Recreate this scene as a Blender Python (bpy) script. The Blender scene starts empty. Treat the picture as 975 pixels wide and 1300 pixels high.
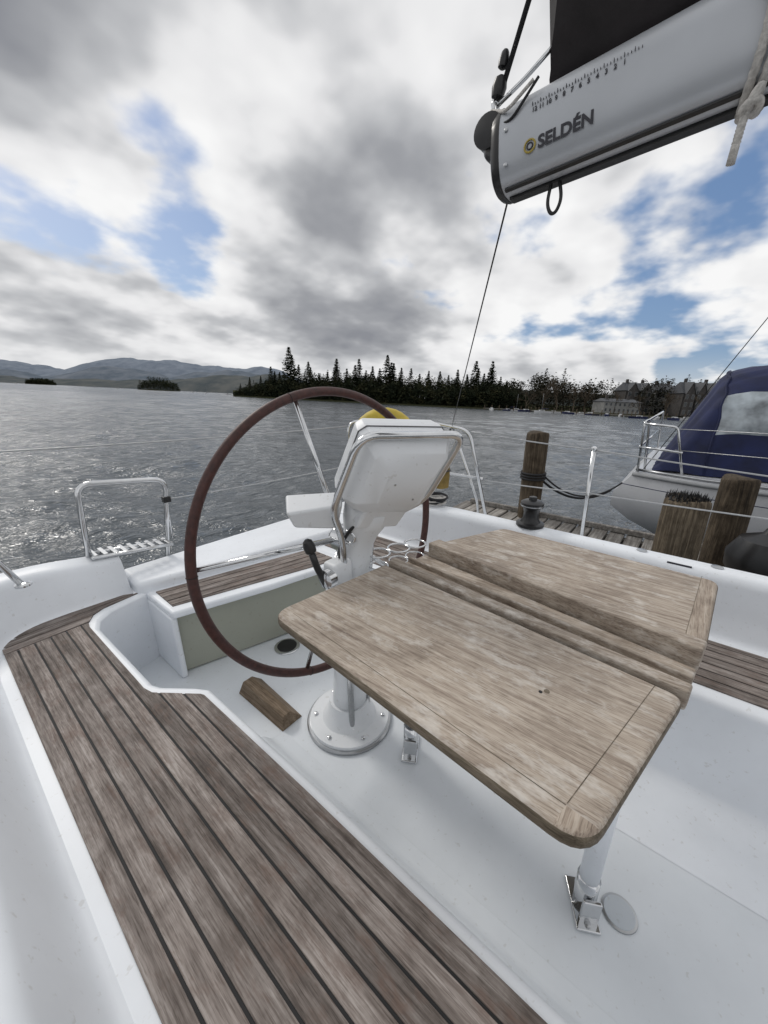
import bpy, bmesh, math, random
import numpy as np
from mathutils import Vector, Matrix
random.seed(7); rng=np.random.default_rng(7)
S=bpy.context.scene
S.view_settings.view_transform='Standard'; S.view_settings.look='None'; S.view_settings.exposure=0
COL=S.collection
HEAD=math.atan2(-.7768,.6298)      # heading of the view: local x = right, local y = ahead
# ------------------------------------------------------------------ materials
def newmat(name):
    m=bpy.data.materials.new(name); m.use_nodes=True
    nt=m.node_tree; b=nt.nodes['Principled BSDF']; return m,nt,b
def N(nt,t,**k):
    n=nt.nodes.new(t)
    for a,v in k.items(): setattr(n,a,v)
    return n
def ramp(nt,fac,stops):
    r=N(nt,'ShaderNodeValToRGB'); e=r.color_ramp.elements
    while len(e)<len(stops): e.new(.5)
    for i,(p,c) in enumerate(stops):
        e[i].position=p; e[i].color=(*c,1) if len(c)==3 else c
    nt.links.new(fac,r.inputs[0]); return r
def noise(nt,vec,scale,detail=4,rough=.55,dist=0):
    n=N(nt,'ShaderNodeTexNoise'); n.inputs['Scale'].default_value=scale
    n.inputs['Detail'].default_value=detail; n.inputs['Roughness'].default_value=rough
    n.inputs['Distortion'].default_value=dist
    if vec is not None: nt.links.new(vec,n.inputs['Vector'])
    return n
def mix(nt,a,b,fac,mode='MIX'):
    m=N(nt,'ShaderNodeMix',data_type='RGBA',blend_type=mode)
    for i,v in ((6,a),(7,b)):
        if hasattr(v,'is_output') : nt.links.new(v,m.inputs[i])
        else: m.inputs[i].default_value=(*v,1)
    if hasattr(fac,'is_output'): nt.links.new(fac,m.inputs[0])
    else: m.inputs[0].default_value=fac
    return m.outputs[2]
def bump(nt,b,h,strength,dist):
    bp=N(nt,'ShaderNodeBump'); bp.inputs['Strength'].default_value=strength; bp.inputs['Distance'].default_value=dist
    nt.links.new(h,bp.inputs['Height']); nt.links.new(bp.outputs[0],b.inputs['Normal'])
def simple(name,col,rough=.5,metal=0,var=.12,scale=8,bmp=0,coat=0,bscale=200):
    m,nt,b=newmat(name)
    tc=N(nt,'ShaderNodeTexCoord')
    n=noise(nt,tc.outputs['Object'],scale,3)
    d=tuple(c*(1-var) for c in col); l=tuple(min(1,c*(1+var)) for c in col)
    r=ramp(nt,n.outputs[0],[(.3,d),(.7,l)])
    nt.links.new(r.outputs[0],b.inputs['Base Color'])
    b.inputs['Roughness'].default_value=rough; b.inputs['Metallic'].default_value=metal
    b.inputs['Coat Weight'].default_value=coat
    if bmp:
        n2=noise(nt,tc.outputs['Object'],bscale,2); bump(nt,b,n2.outputs[0],bmp,.002)
    return m
def gel(name,col,rough=.38):
    m,nt,b=newmat(name); tc=N(nt,'ShaderNodeTexCoord')
    n=noise(nt,tc.outputs['Object'],2.2,5,.65); n2=noise(nt,tc.outputs['Object'],45,2,.7)
    r=ramp(nt,n.outputs[0],[(.3,tuple(c*.90 for c in col)),(.65,col)])
    r2=ramp(nt,n2.outputs[0],[(.28,(.68,.65,.60)),(.36,(1,1,1))])
    nt.links.new(mix(nt,r.outputs[0],r2.outputs[0],.4,'MULTIPLY'),b.inputs['Base Color'])
    rr=N(nt,'ShaderNodeMapRange'); rr.inputs[3].default_value=rough-.07; rr.inputs[4].default_value=rough+.14
    nt.links.new(n.outputs[0],rr.inputs[0]); nt.links.new(rr.outputs[0],b.inputs['Roughness'])
    return m
def wood(name,axis,dark,mid,light,blot=.5,rough=.75,gs=1.0,stain=None,stw=1.0):
    m,nt,b=newmat(name); tc=N(nt,'ShaderNodeTexCoord')
    at=N(nt,'ShaderNodeAttribute'); at.attribute_name='rnd'
    vm=N(nt,'ShaderNodeVectorMath',operation='MULTIPLY_ADD'); vm.inputs[1].default_value=(0,7.3,9.1)
    cmb=N(nt,'ShaderNodeCombineXYZ')
    for i in range(3): nt.links.new(at.outputs['Fac'],cmb.inputs[i])
    nt.links.new(cmb.outputs[0],vm.inputs[0]); nt.links.new(tc.outputs['Object'],vm.inputs[2])
    def g(a,l):
        mp=N(nt,'ShaderNodeMapping'); s=[a,a,a]; s[axis]=l; mp.inputs['Scale'].default_value=s
        nt.links.new(vm.outputs[0],mp.inputs[0]); return mp.outputs[0]
    n1=noise(nt,g(75*gs,3.5*gs),1,4,.7,.25); n2=noise(nt,g(330*gs,16*gs),1,2,.7); n3=noise(nt,vm.outputs[0],6,5,.7,.3)
    n4=noise(nt,g(22*gs,9*gs),1,4,.75)
    r=ramp(nt,n1.outputs[0],[(.30,dark),(.5,mid),(.70,light)])
    r2=ramp(nt,n2.outputs[0],[(.36,(.50,.47,.45)),(.50,(1,1,1))])
    c=mix(nt,r.outputs[0],r2.outputs[0],.7,'MULTIPLY')
    r3=ramp(nt,n3.outputs[0],[(.36,(.46,.43,.41)),(.56,(1.0,1.0,1.0))])
    c=mix(nt,c,r3.outputs[0],blot,'MULTIPLY')
    hv=N(nt,'ShaderNodeMapRange'); hv.inputs[3].default_value=.74; hv.inputs[4].default_value=1.18
    nt.links.new(at.outputs['Fac'],hv.inputs[0])
    mm=N(nt,'ShaderNodeVectorMath',operation='SCALE'); nt.links.new(c,mm.inputs[0]); nt.links.new(hv.outputs[0],mm.inputs['Scale'])
    c=mm.outputs[0]
    if stain:
        r4=ramp(nt,n4.outputs[0],[(.52,(0,0,0)),(.70,(stw,stw,stw))])
        c=mix(nt,c,stain,r4.outputs[0])
    nt.links.new(c,b.inputs['Base Color']); b.inputs['Roughness'].default_value=rough
    b.inputs['Specular IOR Level'].default_value=.25
    bump(nt,b,n1.outputs[0],.4,.0016)
    return m
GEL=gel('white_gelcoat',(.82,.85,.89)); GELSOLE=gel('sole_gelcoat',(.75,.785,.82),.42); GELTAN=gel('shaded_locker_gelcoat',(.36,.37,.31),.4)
POD=gel('pod_plastic',(.78,.80,.82),.35)
TEAK=wood('weathered_teak',1,(.120,.100,.089),(.255,.220,.200),(.42,.38,.355),.65,.75,1.1,stain=(.165,.110,.088),stw=.6)
TAB=wood('table_teak',1,(.27,.215,.175),(.435,.37,.305),(.58,.515,.44),.45,.6,1.2,stain=(.60,.56,.51),stw=.85)
TABX=wood('table_teak_cross',0,(.25,.195,.155),(.41,.34,.275),(.54,.47,.395),.45,.6,1.2)
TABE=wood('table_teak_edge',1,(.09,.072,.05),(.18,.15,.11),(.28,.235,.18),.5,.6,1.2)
FOOT=wood('footrest_teak',1,(.12,.085,.055),(.24,.18,.125),(.34,.27,.20),.5,.7)
DOCKW=wood('dock_plank_wood',0,(.14,.13,.12),(.27,.255,.235),(.42,.40,.37),.5,.85,.5)
PILE=wood('piling_wood',2,(.035,.028,.020),(.095,.074,.052),(.19,.15,.105),.8,.9,.7)
PILEL=wood('piling_wood_light',2,(.06,.048,.034),(.15,.12,.085),(.27,.22,.155),.8,.9,.7)
CAULK=simple('black_caulking',(.012,.012,.013),.7)
STEEL=simple('stainless_steel',(.66,.67,.68),.14,1,.05,20)
STEELD=simple('satin_steel',(.45,.46,.47),.32,1,.1,20)
LEATH=simple('wheel_leather',(.052,.016,.012),.48,0,.35,60,.4,0,400)
BLACK=simple('black_plastic',(.014,.014,.015),.35,0,.2,20)
RUB=simple('black_rope',(.02,.02,.022),.8,0,.3,200,.5)
ROPE=simple('white_rope',(.55,.53,.50),.85,0,.25,150,.8,0,500)
YEL=simple('yellow_fabric',(.50,.38,.05),.6,0,.2,12)
BOOM=simple('anodised_boom',(.50,.52,.55),.33,.2,.06,6)
COVER=simple('sail_cover_fabric',(.020,.016,.017),.8,0,.4,9,.6,0,60)
CANV=simple('navy_canvas',(.007,.013,.060),.75,0,.35,5,.5,0,40)
VINYL=simple('clear_vinyl_window',(.34,.38,.41),.12,0,.55,5)
LETT=simple('dark_lettering',(.03,.03,.04),.5); GOLD=simple('gold_emblem',(.42,.32,.06),.5)
# ------------------------------------------------------------------ mesh helpers
def mk(name,verts,faces,mat=None,smooth=False,bevel=0,seg=2,rnd=None,loc=None,mats=None,midx=None):
    me=bpy.data.meshes.new(name); me.from_pydata([tuple(v) for v in verts],[],[tuple(f) for f in faces])
    for m in (mats or [mat]): me.materials.append(m)
    if midx is not None: me.polygons.foreach_set('material_index',midx)
    a=me.attributes.new('rnd','FLOAT','POINT')
    vals=np.full(len(me.vertices),random.random()) if rnd is None else np.array(rnd,float)
    a.data.foreach_set('value',vals)
    if smooth or bevel: me.polygons.foreach_set('use_smooth',[True]*len(me.polygons))
    me.update(); ob=bpy.data.objects.new(name,me); COL.objects.link(ob)
    bm=bmesh.new(); bm.from_mesh(me); bmesh.ops.recalc_face_normals(bm,faces=bm.faces[:]); bm.to_mesh(me); bm.free()
    if bevel:
        md=ob.modifiers.new('bevel','BEVEL'); md.width=bevel; md.segments=seg; md.limit_method='ANGLE'; md.angle_limit=math.radians(35); md.harden_normals=True
    if loc: ob.location=loc
    return ob
def grp(name,obs):
    e=bpy.data.objects.new(name,None); e.empty_display_size=.1; COL.objects.link(e)
    for o in obs: o.parent=e
    return e
def fillet(pts,r,n=5):
    pts=[np.array(p,float) for p in pts]; out=[pts[0]]
    for i in range(1,len(pts)-1):
        a,b,c=pts[i-1:i+2]; la=np.linalg.norm(a-b); lc=np.linalg.norm(c-b)
        ra=min(r,la*.48); rc=min(r,lc*.48); s=b+(a-b)/la*ra; e=b+(c-b)/lc*rc
        for k in range(n+1):
            t=k/n; out.append((1-t)**2*s+2*t*(1-t)*b+t*t*e)
    out.append(pts[-1]); return out
def sweep(pts,r,n=12,cyc=False,rads=None):
    P=[Vector(p) for p in pts]; m=len(P); V=[];F=[]
    T=[]
    for i in range(m):
        a=P[i-1] if (i>0 or cyc) else P[i]; b=P[(i+1)%m] if (i<m-1 or cyc) else P[i]
        T.append((b-a).normalized())
    up=Vector((0,0,1)) if abs(T[0].z)<.9 else Vector((1,0,0)); u=(up-T[0]*up.dot(T[0])).normalized()
    for i in range(m):
        u=(u-T[i]*u.dot(T[i])).normalized(); w=T[i].cross(u); rr=rads[i] if rads else r
        for k in range(n):
            a=2*math.pi*k/n; V.append(P[i]+(u*math.cos(a)+w*math.sin(a))*rr)
    for i in range(m if cyc else m-1):
        j=(i+1)%m
        for k in range(n): F.append((i*n+k,i*n+(k+1)%n,j*n+(k+1)%n,j*n+k))
    if not cyc: F.append(tuple(range(n))[::-1]); F.append(tuple((m-1)*n+k for k in range(n)))
    return V,F
def tube(name,pts,r,mat,fr=0,n=12,cyc=False,rads=None):
    if fr: pts=fillet(pts,fr)
    V,F=sweep(pts,r,n,cyc,rads); return mk(name,V,F,mat,smooth=True)
def prism(name,poly,z0,z1,mat,bevel=.004,seg=2,**k):
    n=len(poly); V=[(p[0],p[1],z0) for p in poly]+[(p[0],p[1],z1) for p in poly]
    F=[tuple(range(n))[::-1],tuple(range(n,2*n))]+[(i,(i+1)%n,n+(i+1)%n,n+i) for i in range(n)]
    return mk(name,V,F,mat,bevel=bevel,seg=seg,**k)
def hexa(name,c,mat,bevel=.004,seg=3):   # 8 corners: bottom 4, top 4
    F=[(3,2,1,0),(4,5,6,7),(0,1,5,4),(1,2,6,5),(2,3,7,6),(3,0,4,7)]
    return mk(name,c,F,mat,bevel=bevel,seg=seg)
def box(name,cx,cy,cz,sx,sy,sz,mat,bevel=.004,rot=0):
    c=[]
    for z in (-1,1):
        for x,y in ((-1,-1),(1,-1),(1,1),(-1,1)):
            X=x*sx/2;Y=y*sy/2; c.append((cx+X*math.cos(rot)-Y*math.sin(rot),cy+X*math.sin(rot)+Y*math.cos(rot),cz+z*sz/2))
    return hexa(name,c,mat,bevel)
def lathe(name,prof,c,mat,n=32,axis=None,bevel=0):
    V=[];F=[]
    for r,z in prof:
        for k in range(n): a=2*math.pi*k/n; V.append(Vector((r*math.cos(a),r*math.sin(a),z)))
    for i in range(len(prof)-1):
        for k in range(n): F.append((i*n+k,i*n+(k+1)%n,(i+1)*n+(k+1)%n,(i+1)*n+k))
    F.append(tuple(range(n))[::-1]); F.append(tuple((len(prof)-1)*n+k for k in range(n)))
    if axis is not None:
        q=Vector((0,0,1)).rotation_difference(Vector(axis)); V=[q@v for v in V]
    V=[v+Vector(c) for v in V]
    ob=mk(name,V,F,mat,smooth=True)
    md=ob.modifiers.new('es','EDGE_SPLIT'); md.split_angle=math.radians(35)
    return ob
def clip(poly,nx,ny,d):  # keep nx*x+ny*y<=d
    out=[]
    for i in range(len(poly)):
        a=poly[i-1];b=poly[i];fa=nx*a[0]+ny*a[1]-d;fb=nx*b[0]+ny*b[1]-d
        if (fa<=0)!=(fb<=0):
            t=fa/(fa-fb); out.append((a[0]+(b[0]-a[0])*t,a[1]+(b[1]-a[1])*t))
        if fb<=0: out.append(b)
    return out
def roundpoly(poly,r,n=5):
    out=[];m=len(poly)
    for i in range(m):
        rr=r[i] if isinstance(r,(list,tuple)) else r
        a,b,c=[np.array(poly[j%m],float) for j in (i-1,i,i+1)]
        if rr<=0: out.append(tuple(b)); continue
        s=b+(a-b)/np.linalg.norm(a-b)*rr; e=b+(c-b)/np.linalg.norm(c-b)*rr
        for k in range(n+1): t=k/n; out.append(tuple((1-t)**2*s+2*t*(1-t)*b+t*t*e))
    return out
def slats(name,poly,ang,w,gap,z,mat,offset=0,caulk=True):
    """boards running along local Y (rotated by ang), cut to the outline"""
    ca,sa=math.cos(-ang),math.sin(-ang)
    P=[(x*ca-y*sa,x*sa+y*ca) for x,y in poly]
    xs=[p[0] for p in P]; x=min(xs)+offset-(w+gap if offset>0 else 0); V=[];F=[];R=[]
    while x<max(xs):
        q=clip(clip(P,1,0,x+w),-1,0,-x)
        qq=[]
        for p in q:
            if not qq or math.hypot(p[0]-qq[-1][0],p[1]-qq[-1][1])>1e-4: qq.append(p)
        if len(qq)>2 and math.hypot(qq[0][0]-qq[-1][0],qq[0][1]-qq[-1][1])<1e-4: qq.pop()
        if len(qq)>2 and max(p[0] for p in qq)-min(p[0] for p in qq)>.006:
            n=len(qq);o=len(V);r=random.random()
            V+=[(a,b,z-.004) for a,b in qq]+[(a,b,z+.006) for a,b in qq]; R+=[r]*(2*n)
            F.append(tuple(range(o,o+n))[::-1]);F.append(tuple(range(o+n,o+2*n)))
            F+=[(o+i,o+(i+1)%n,o+n+(i+1)%n,o+n+i) for i in range(n)]
        x+=w+gap
    b=mk('boards',V,F,mat,bevel=.0015,seg=2,rnd=R); b.rotation_euler=(0,0,ang)
    c=prism('caulking',poly,z-.004,z+.0025,CAULK,0)
    return grp(name,[b,c])
# ------------------------------------------------------------------ own boat: moulding
parts=[]
Z=.40
seat=[(-.04,-1.6),(.478,-1.6),(.475,.6),(.466,1.19),(.44,1.235),(.36,1.34),(.345,1.38),(.335,1.93),(.36,2.0),(.42,2.05),(.60,2.09),(.60,2.24),(-.04,2.24)]
parts.append(prism('seat_moulding_port',seat,-.02,Z,GEL,.018,4))
parts.append(prism('cockpit_sole',[(.30,-1.6),(1.50,-1.6),(1.50,2.2),(.30,2.2)],-.05,0,GELSOLE,0))
prof=[(.44,.09),(.56,.085),(.625,.06),(.66,.012),(.72,.0015)]
def yprof(name,prof,ys,mat,zf=None,fr=.02):
    pr=fillet([(a,0,b) for a,b in prof],fr,5); V=[];F=[]
    for y in ys:
        for p in pr: V.append((p[0],y,zf(p[0],p[2],y) if zf else p[2]))
    n=len(pr)
    for i in range(len(ys)-1):
        for k in range(n-1): F.append((i*n+k,i*n+k+1,(i+1)*n+k+1,(i+1)*n+k))
    return mk(name,V,F,mat,smooth=True)
parts.append(yprof('sole_step',prof,[-1.6,1.15],GELSOLE))
starb=[(1.20,.0012),(1.40,.004),(1.505,.03),(1.545,.33),(1.545,.39),(1.58,.40),(1.96,.40),(1.985,.41),(2.005,.50),(2.02,.66),(2.045,.685),(2.13,.68),(2.17,.66),(2.21,.44),(2.25,.42),(2.62,.40),(2.63,.44),(2.66,.44),(2.67,.38),(2.70,-1.0)]
def zf(x,z,y):
    if 1.99<x<2.22 and z>.44 and y>1.15:
        t=min(1,(y-1.15)/1.0); t=t*t*(3-2*t); return .44+(z-.44)*(1-t*.85)
    return z
parts.append(yprof('starboard_moulding',starb,list(np.linspace(-1.6,2.35,30)),GEL,zf,.022))
path=fillet([(-.0,-1.6,0),(.0,1.95,0),(.10,2.155,0),(.545,2.13,0)],.16,8)
prof=fillet([(0,0,.398),(.025,0,.41),(.075,0,.56),(.10,0,.625),(.15,0,.64),(.24,0,.635),(.30,0,.42),(.60,0,.40),(.64,0,-1.0)],.03,5)
V=[];F=[];n=len(prof);m=len(path)
for i,p in enumerate(path):
    a=path[max(0,i-1)];b=path[min(m-1,i+1)];t=(b-a)/np.linalg.norm(b-a); nr=(-t[1],t[0])
    s=1-.28*max(0,min(1,(p[0]-.05)/.5))
    for q in prof:
        z=q[2] if q[2]<.41 else .41+(q[2]-.41)*s
        wid=q[0] if p[1]<1.9 else min(q[0],.22)+max(0,q[0]-.22)*.1
        V.append((p[0]+nr[0]*wid,p[1]+nr[1]*wid,z))
for i in range(m-1):
    for k in range(n-1): F.append((i*n+k,i*n+k+1,(i+1)*n+k+1,(i+1)*n+k))
F.append(tuple((m-1)*n+k for k in range(n)))
parts.append(mk('port_coaming',V,F,GEL,smooth=True))
parts.append(prism('port_deck',[(-1.0,-1.6),(-.25,-1.6),(-.25,2.2),(-.7,2.3),(-1.0,1.6)],-1.0,.41,GEL,.02,3))
hb=[(.60,1.83),(1.05,1.70),(1.42,1.60),(1.56,1.56),(1.56,2.15),(.60,2.15)]
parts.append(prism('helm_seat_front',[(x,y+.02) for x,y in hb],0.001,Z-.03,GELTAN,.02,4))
parts.append(prism('helm_seat_top',[(.592,1.79),(1.05,1.655),(1.42,1.575),(1.56,1.54),(1.56,2.17),(.592,2.17)],Z-.04,Z,GEL,.014,4))
parts.append(box('helm_seat_end',.603,1.985,.18,.03,.36,.36,GEL,.012))
parts.append(prism('transom',[(.56,2.10),(1.0,1.99),(1.5,1.90),(2.05,1.82),(2.3,1.85),(2.64,1.8),(2.64,2.3),(.56,2.36)],-1.0,.462,GEL,.03,4))
parts.append(prism('recess_back_wall',[(.33,2.12),(.60,2.12),(.60,2.2),(.33,2.2)],0,.37,GEL,.01))
parts.append(box('swim_platform',.35,2.45,-.05,1.4,.5,.08,GEL,.02))
parts.append(box('locker_latch',.352,1.62,.30,.02,.05,.07,STEELD,.006))
for (x,y) in ((2.09,.10),(2.09,-.18)): parts.append(lathe('coaming_fitting',[(.022,0),(.022,.003),(.016,.005)],(x,y,.684),STEELD,20))
parts.append(box('coaming_badge',2.035,-.05,.672,.004,.09,.018,LETT,.001))
grp('sailboat_cockpit',parts)
# ------------------------------------------------------------------ teak seats
p1=[(.02,-1.6),(.446,-1.6),(.444,.6),(.436,1.17),(.43,1.185),(.325,1.325),(.315,1.37),(.308,1.96),(.315,2.0),(.03,2.0)]
slats('teak_seat',p1,0,.0475,.0062,Z,TEAK)
p2=[(.03,2.006),(.317,2.006),(.35,2.06),(.40,2.09),(.56,2.115),(.48,2.165),(.12,2.16),(.03,2.10)]
slats('teak_seat',p2,-math.pi/2+.03,.0475,.0062,Z,TEAK)
p3=[(.625,2.055),(1.50,1.845),(1.50,1.60),(1.38,1.625),(.62,1.845)]
slats('teak_seat',p3,-math.pi/2-.25,.046,.0065,Z,TEAK)
p4=[(1.605,-1.6),(1.945,-1.6),(1.95,1.75),(1.605,1.82)]
slats('teak_seat',p4,0,.046,.0065,Z,TEAK)
# ------------------------------------------------------------------ table
def leaf(name,quad,radii,zt,th,borders):
    poly=roundpoly(quad,radii,6); bm=bmesh.new()
    vs=[bm.verts.new((x,y,zt-th)) for x,y in poly]; f=bm.faces.new(vs)
    r=bmesh.ops.extrude_face_region(bm,geom=[f]); 
    for v in [g for g in r['geom'] if isinstance(g,bmesh.types.BMVert)]: v.co.z=zt
    bmesh.ops.recalc_face_normals(bm,faces=bm.faces[:])
    eg=[e for e in bm.edges if abs(e.verts[0].co.z-e.verts[1].co.z)<1e-6]
    bmesh.ops.bevel(bm,geom=eg,offset=.012,segments=5,profile=.5,affect='EDGES')
    lines=[]
    for (a,b) in borders:
        a=Vector((*a,0));b=Vector((*b,0));nrm=(b-a).cross(Vector((0,0,1))).normalized()
        bmesh.ops.bisect_plane(bm,geom=bm.verts[:]+bm.edges[:]+bm.faces[:],plane_co=a,plane_no=nrm)
        lines.append((a,b,nrm))
    me=bpy.data.meshes.new(name)
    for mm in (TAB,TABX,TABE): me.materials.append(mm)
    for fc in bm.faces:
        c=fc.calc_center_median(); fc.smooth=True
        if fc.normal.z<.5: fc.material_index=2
        else:
            fc.material_index=0
            for i,(a,b,nrm) in enumerate(lines):
                if (c-a).dot(nrm)>0: fc.material_index=1 if abs((b-a).normalized().x)>.7 else 0
    bm.to_mesh(me); bm.free()
    at=me.attributes.new('rnd','FLOAT','POINT'); at.data.foreach_set('value',[.45+random.random()*.2]*len(me.vertices))
    ob=bpy.data.objects.new(name,me); COL.objects.link(ob)
    out=[ob]
    for a,b,nrm in lines:
        s=nrm*.0007
        q=[a-s,b-s,b+s,a+s]; out.append(mk('joint_line',[(v.x,v.y,zt+.0004) for v in q],[(0,1,2,3)],TABE))
    return out
T=[]
T+=leaf('near_leaf',[(.456,.0),(.886,-.09),(.974,.786),(.527,.843)],[.055,.03,.012,.06],.83,.034,
        [((.505,.043),(.884,-.036)),((.501,.044),(.566,.79))])
T+=leaf('far_leaf',[(1.118,-.122),(1.552,-.15),(1.576,.592),(1.262,.728)],[.03,.04,.03,.02],.836,.034,
        [((1.10,-.075),(1.56,-.104))])
def bar(name,a,b,c,d,z0,z1,mat=TAB,bev=.006):
    return prism(name,[a,b,c,d],z0,z1,mat,bev,3,rnd=[.1+.6*random.random()]*8)
T.append(bar('centre_base',(.900,-.075),(1.100,-.100),(1.243,.722),(.985,.782),.765,.790,TABE))
T.append(bar('fiddle_rail',(.897,-.095),(.930,-.100),(1.026,.774),(.988,.782),.785,.838))
T.append(bar('centre_tray',(.940,-.096),(1.048,-.110),(1.178,.744),(1.038,.772),.780,.804))
T.append(bar('tray_rib',(.974,-.101),(.985,-.103),(1.094,.760),(1.082,.763),.800,.824))
T.append(bar('fiddle_rail_outer',(1.060,-.112),(1.108,-.120),(1.250,.728),(1.192,.742),.785,.852))
for nm,x,y in (('leg_fore',.905,-.012),('leg_aft',1.0,.668)):
    T.append(tube(nm,[(x,y,.02),(x,y,.79)],.026,GEL if nm=='leg_fore' else STEELD))
    T.append(tube(nm+'_clamp',[(x,y,.0),(x,y,.13)],.0305,STEEL))
    T.append(box(nm+'_foot',x,y,.006,.13,.065,.010,STEEL,.004,.5))
    T.append(box(nm+'_bracket',x-.035,y-.022,.05,.012,.05,.09,STEEL,.004,.5))
    for s in (-1,1): T.append(lathe('bolt',[(.008,0),(.008,.005),(.003,.007)],(x+s*.05*math.cos(.5),y+s*.05*math.sin(.5),.011),STEELD,10))
T.append(lathe('screw_plug',[(.006,0),(.006,.0006),(.001,.0008)],(.72,.14,.8300),TABE,12))
T.append(lathe('screw_plug',[(.004,0),(.004,.0006),(.001,.0008)],(.71,.15,.8300),CAULK,12))
def torus(name,c,R,r,axis,mat,n=64,k=12,flat=1):
    q=Vector((0,0,1)).rotation_difference(Vector(axis).normalized())
    pts=[Vector(c)+q@Vector((R*math.cos(2*math.pi*i/n),R*math.sin(2*math.pi*i/n),0)) for i in range(n)]
    V,F=sweep(pts,r,k,True); return mk(name,V,F,mat,smooth=True)
for c in ((1.01,.845),(1.095,.815),(1.17,.79)): T.append(torus('cup_holder_ring',(c[0],c[1],.842),.042,.004,(0,0,1),STEEL,32,8)); T.append(torus('cup_holder_hoop',(c[0],c[1],.79),.036,.003,(0,0,1),STEEL,32,8))
grp('cockpit_table',T)
# ------------------------------------------------------------------ wheel
k=1.15; C=Vector((.867*k,.913*k,1.45-.512*k)); ax=Vector((.109,.991,-.075)).normalized(); R=.5*k-.016
e1=Vector((1,0,0)); e1=(e1-ax*e1.dot(ax)).normalized(); e2=ax.cross(e1); e2=e2 if e2.z>0 else -e2
W=[]
pts=[C+(e1*math.cos(a)+e2*math.sin(a))*R for a in np.linspace(0,2*math.pi,120,endpoint=False)]
V,F=sweep(pts,.0165,14,True); W.append(mk('leather_rim',V,F,LEATH,smooth=True))
for i in range(5):
    a=math.radians(103+72*i); d=e1*math.cos(a)+e2*math.sin(a)
    W.append(tube('spoke_%d'%(i+1),[C-ax*.03+d*.05,C+d*(R-.012)],.0085,STEEL,rads=[.012,.008]))
W.append(lathe('hub',[(.03,-.09),(.055,-.08),(.055,-.02),(.035,.0),(.03,.02)],C,STEEL,32,ax))
for i in range(5):
    a=math.radians(103+72*i+2); p=C+(e1*math.cos(a)+e2*math.sin(a))*R; tg=(-e1*math.sin(a)+e2*math.cos(a))
    W.append(torus('leather_seam',p,.0168,.0012,tg,CAULK,20,6))
grp('steering_wheel',W)
# ------------------------------------------------------------------ binnacle
B=[]
base=(.955,.975)
B.append(lathe('base_flange_edge',[(.19,.001),(.19,.012),(.185,.016)],(*base,0),STEELD,48))
B.append(lathe('base_flange',[(.178,.016),(.176,.028),(.12,.034),(.10,.06),(.085,.12)],(*base,0),POD,48))
for a in range(6): B.append(lathe('bolt',[(.009,0),(.009,.006),(.004,.009)],(base[0]+.15*math.cos(a+.3),base[1]+.15*math.sin(a+.3),.030),STEEL,10))
cp=[(.955,.975,.05),(.955,.955,.35),(.955,.93,.70),(.95,.885,.93),(.945,.83,1.06)]
B.append(tube('column',fillet(cp,.1),.06,POD,n=24,rads=list(np.interp(np.linspace(0,1,len(fillet(cp,.1))),[0,.5,.8,1],[.075,.055,.055,.085]))))
BL,BR,TL,TR=[Vector(v) for v in ((.80,.84,1.065),(1.085,.745,1.005),(.79,.705,1.305),(1.085,.58,1.285))]
nb=(BR-BL).cross(TL-BL).normalized()
if nb.y>0: nb=-nb
def P(a,b,c):
    s=(a+1)/2;t=(b+1)/2
    return BL.lerp(BR,s).lerp(TL.lerp(TR,s),t)+nb*c
def ring(a,b,c,ch=.35):
    o=[]
    for x,y in ((-1,-1+ch),(-1+ch,-1),(1-ch,-1),(1,-1+ch),(1,1-ch*.5),(1-ch*.5,1),(-1+ch*.5,1),(-1,1-ch*.5)): o.append(P(x*a,y*b,c))
    return o
rings=[ring(.50,.42,.070,.3),ring(.80,.80,.035,.3),ring(.93,.97,-.01,.28),ring(.95,1.0,-.075,.25),ring(.88,.95,-.115,.25),ring(.7,.75,-.118,.25)]
V=sum(rings,[]);F=[]
for i in range(5):
    for j in range(8): F.append((i*8+j,i*8+(j+1)%8,i*8+8+(j+1)%8,i*8+8+j))
F.append(tuple(range(8)));F.append(tuple(range(40,48)))
B.append(mk('instrument_pod',V,F,POD,bevel=.004,seg=3))
gr=ring(.952,1.0,-.060,.25)
B.append(tube('pod_gasket',gr,.0022,simple('grey_gasket',(.10,.10,.105),.6),0,6,True))
B.append(hexa('pod_neck',[BL.lerp(BR,.2)+nb*.01+Vector((0,0,-.06)),BL.lerp(BR,.75)+nb*.01+Vector((0,0,-.05)),BL.lerp(BR,.75)-nb*.10+Vector((0,0,-.05)),BL.lerp(BR,.2)-nb*.10+Vector((0,0,-.05)),P(-.5,-.4,.04),P(.6,-.4,.04),P(.6,-.4,-.1),P(-.5,-.4,-.1)],POD,.012))
g=[(.90,.905,.0),(.885,.90,.60),(.865,.885,.93),P(-1.1,-1.02,.0),P(-1.12,1.05,.0),P(1.1,1.08,.0),P(1.12,-.6,.0),P(.55,-1.25,-.02),(1.02,.885,.93),(1.01,.91,.60),(1.01,.915,0)]
B.append(tube('guard_rail',g,.0125,STEEL,.055,14))
B.append(tube('leg_collar',[(.90,.905,.0),(.90,.905,.05)],.02,STEEL))
B.append(hexa('side_instrument',[(.745,.99,.985),(.83,.87,.985),(.875,.93,.985),(.79,1.05,.985),(.71,.985,1.045),(.83,.845,1.075),(.89,.90,1.10),(.76,1.05,1.09)],POD,.010))
B.append(tube('throttle_lever',[(.80,.905,.77),(.775,.925,.85),(.765,.94,.915)],.012,BLACK,.02,12,rads=None))
B.append(lathe('throttle_knob',[(.008,-.03),(.019,-.02),(.021,.0),(.016,.02),(.006,.028)],(.763,.943,.925),BLACK,16,(-.2,.2,1)))
B.append(box('throttle_head',.86,.91,.80,.09,.07,.10,POD,.015))
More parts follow.
